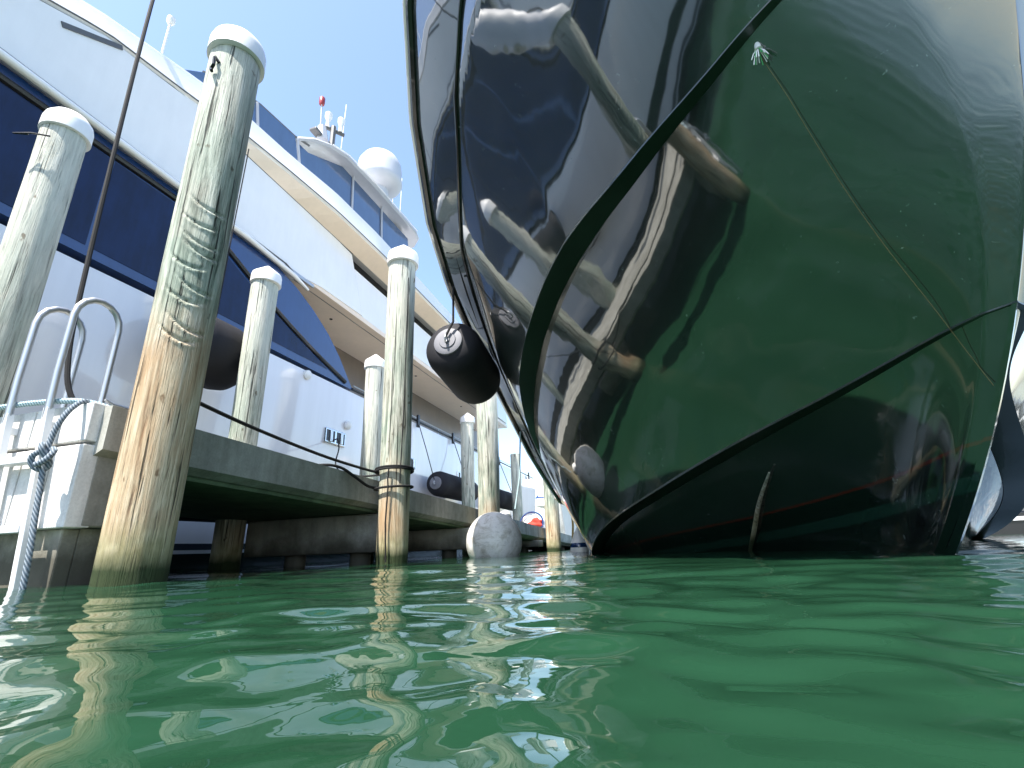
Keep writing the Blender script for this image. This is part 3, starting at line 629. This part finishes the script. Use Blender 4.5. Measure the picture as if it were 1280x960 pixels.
# ------------------------------------------------------------ boats farther off
def small_yacht(cx, y0, L, B, H, label, mat, yaw=0, deck=2.2):
    t = thing('motor_yacht', (cx, y0, 0), label, 'yacht'); ca, sa = math.cos(yaw), math.sin(yaw)
    def T(x, y, z): return (cx+x*ca-y*sa, y0+x*sa+y*ca, z)
    rs = []
    for k in range(14):
        u = k/13; b = B*(1-(1-u)**2.4) if u < 1 else B; b = max(b, .03); top = H*(1.12-.22*u)
        ring = [T(f_*b, u*L-((z+.3)*.45 if u < .5 else (z+.3)*.45*(1-u)*2), z) for f_, z in ((.6,-.5),(.75,.1),(.86,top*.5),(1,top))]
        ring += [T(-f_*b, u*L-((z+.3)*.45 if u < .5 else (z+.3)*.45*(1-u)*2), z) for f_, z in ((1,top),(.86,top*.5),(.75,.1),(.6,-.5))]; rs.append(ring)
    MB().rings(rs).build('hull', mat, t, True)
    def loft(y0_, y1_, w, z0_, z1_, rk, nm, m_):
        v = [T(-w,y0_,z0_),T(w,y0_,z0_),T(w,y1_,z0_),T(-w,y1_,z0_),T(-w*.86,y0_+rk,z1_),T(w*.86,y0_+rk,z1_),T(w*.86,y1_,z1_),T(-w*.86,y1_,z1_)]
        return MB().add(v, [(0,3,2,1),(4,5,6,7),(0,1,5,4),(1,2,6,5),(2,3,7,6),(3,0,4,7)]).build(nm, m_, t, bevel=.04)
    loft(L*.22, L*.9, B*.8, H*.9, H*1.45, 1.6, 'cabin', GEL); loft(L*.25, L*.88, B*.81, H*1.08, H*1.33, 1.0, 'window_band', NAVY)
    loft(L*.4, L*.85, B*.66, H*1.44, H*2.0, 1.5, 'flybridge', GEL); loft(L*.46, L*.8, B*.6, H*2.3, H*2.38, .3, 'hardtop', GEL)
    for s_ in (-1, 1):
        for q in (.5, .76): MB().tube([T(s_*B*.5, L*q, H*1.95), T(s_*B*.52, L*q, H*2.32)], .05, 6).build('support', GEL, t)
    MB().tube([T(.3, L*.7, H*2.3), T(.3, L*.75, H*3.4)], .02, 6).build('antenna', PLAST, t)
    pts = [T(B*(1-(1-u)**2.4)*.97 if u > 0 else 0, u*L-.9*(1-u), H*(1.12-.22*u)+.6) for u in np.linspace(0, .5, 12)]
    MB().tube(pts, .02, 6).build('bow_rail', STEEL, t, True)
    return t
small_yacht(-5.0, 27, 16, 3.3, 2.9, 'sunlit white yacht moored bow-on beyond the end of the dock', GEL)
small_yacht(23, 36, 14, 2.6, 2.4, 'small white yacht far right beyond the floating dock', GEL, yaw=-.9)
fd = thing('floating_dock', (9, 12.5, 0), 'low dark floating dock with pale locker at far right', 'dock')
MB().box(5.0, 15, 12, 14.2, -.2, .42).build('float', BLACKP, fd, bevel=.03); MB().box(5.0, 15, 11.97, 12.0, .25, .32).build('rub_strip', PLAST, fd)
MB().box(5.0, 15, 12, 14.2, .42, .50).build('deck_board', TEAK, fd)
lk = MB().box(4.9, 6.55, 12.5, 13.2, .5, .78).build('locker', GELG, fd, bevel=.03); MB().box(4.85, 6.62, 12.45, 13.25, .78, .86).build('lid', PLAST, lk, bevel=.02)
# quay closing the far end
q = thing('quay_wall', (0, 60, 0), 'low grey quay wall across the far end of the basin', 'wall'); MB().box(-60, 60, 60, 62, -1, 1.5).build('wall_face', CONC, q); MB().box(-60, 60, 59.9, 62.1, 1.5, 1.7).build('coping', CONCW, q)

# ------------------------------------------------------------ lure and its line on the dark bow
lu = thing('fishing_lure', (.62, 1.64, 1.99), 'small white and green skirted lure hanging on the dark hull', 'lure')
P0 = hpo(.289, 1.97, 1)+Vector((-.02, -.02, .01))
MB().lathe([(.0,.03),(.008,.028),(.012,.015),(.012,.0),(.016,-.006)], P0, (0,0,1), 16).build('head', PLAST, lu, True)
LG = paint('lure_green', (.05,.35,.10), .6, .1)
for k in range(16):
    a = 2*math.pi*k/16; e = P0+Vector((.024*math.cos(a)*(1+.2*(k % 3)), .024*math.sin(a), -.05-.006*(k % 4)))
    MB().tube([P0, P0.lerp(e, .5)+Vector((.004*math.cos(a),.004*math.sin(a),.004)), e], .0022, 5).build('strand', PLAST if k % 3 else LG, lu)
ln = []
for k, (s, z) in enumerate([(.289,1.99),(.297,1.94),(.307,1.81),(.32,1.68),(.334,1.43),(.308,1.19),(.208,.93),(.113,.76),(.02,.62)]):
    ln.append(hpo(s, z, 1 if z > .84 else 0)+Vector((-.012, -.012, 0)))
rope('fishing_line', smooth_path(ln), .0014, FLINE, 'thin tan line trailing from the lure down the dark hull to the stem', 'line', seg=6)

pts = [hpo(q, z, 0)+Vector((-.035, -.05, 0)) for q, z in ((1.64,-.15), (1.60,.02), (1.54,.15), (1.44,.35), (1.30,.52))]
st = MB().tube(smooth_path(pts, 6), [.006+.012*math.sin(math.pi*k/24)**.8 for k in range(25)], 7).build('reflection_streak', wood_mat('streak_wood', .2), None, True, org=tuple(pts[0]))  # a reflection on the hull, added here as a solid tapered piece
tag(st, 'thin reflection stick standing in the water against the dark bow', 'streak')
fb_ = thing('mooring_buoy', (-1.55, 9.6, 0), 'small white buoy with blue band just behind the round ball fender', 'buoy')
MB().lathe([(.02,-.2),(.14,-.12),(.18,.0),(.17,.08)], (-1.55,9.6,0), (0,0,1), 28).build('float', PLAST, fb_, True)
MB().lathe([(.172,.08),(.176,.12),(.16,.16)], (-1.55,9.6,0), (0,0,1), 28).build('band', NAVY, fb_, True)
MB().lathe([(.16,.16),(.10,.30),(.03,.44),(0,.46)], (-1.55,9.6,0), (0,0,1), 28).build('top', PLAST, fb_, True)

cl = thing('dock_cleat', (-3.22, 2.16, .985), 'galvanised cleat on the dock corner between ladder and nearest pile', 'cleat')
MB().box(-3.27, -3.17, 2.10, 2.22, .985, .997).build('base_plate', STEEL, cl, bevel=.003)
for yy in (2.13, 2.19): MB().tube([(-3.22, yy, .99), (-3.22, yy, 1.04)], .012, 10).build('post', STEEL, cl, True)
MB().tube([(-3.22, 2.02, 1.075), (-3.22, 2.07, 1.055), (-3.22, 2.16, 1.05), (-3.22, 2.25, 1.055), (-3.22, 2.30, 1.075)], [.008,.012,.014,.012,.008], 10).build('horn', STEEL, cl, True)
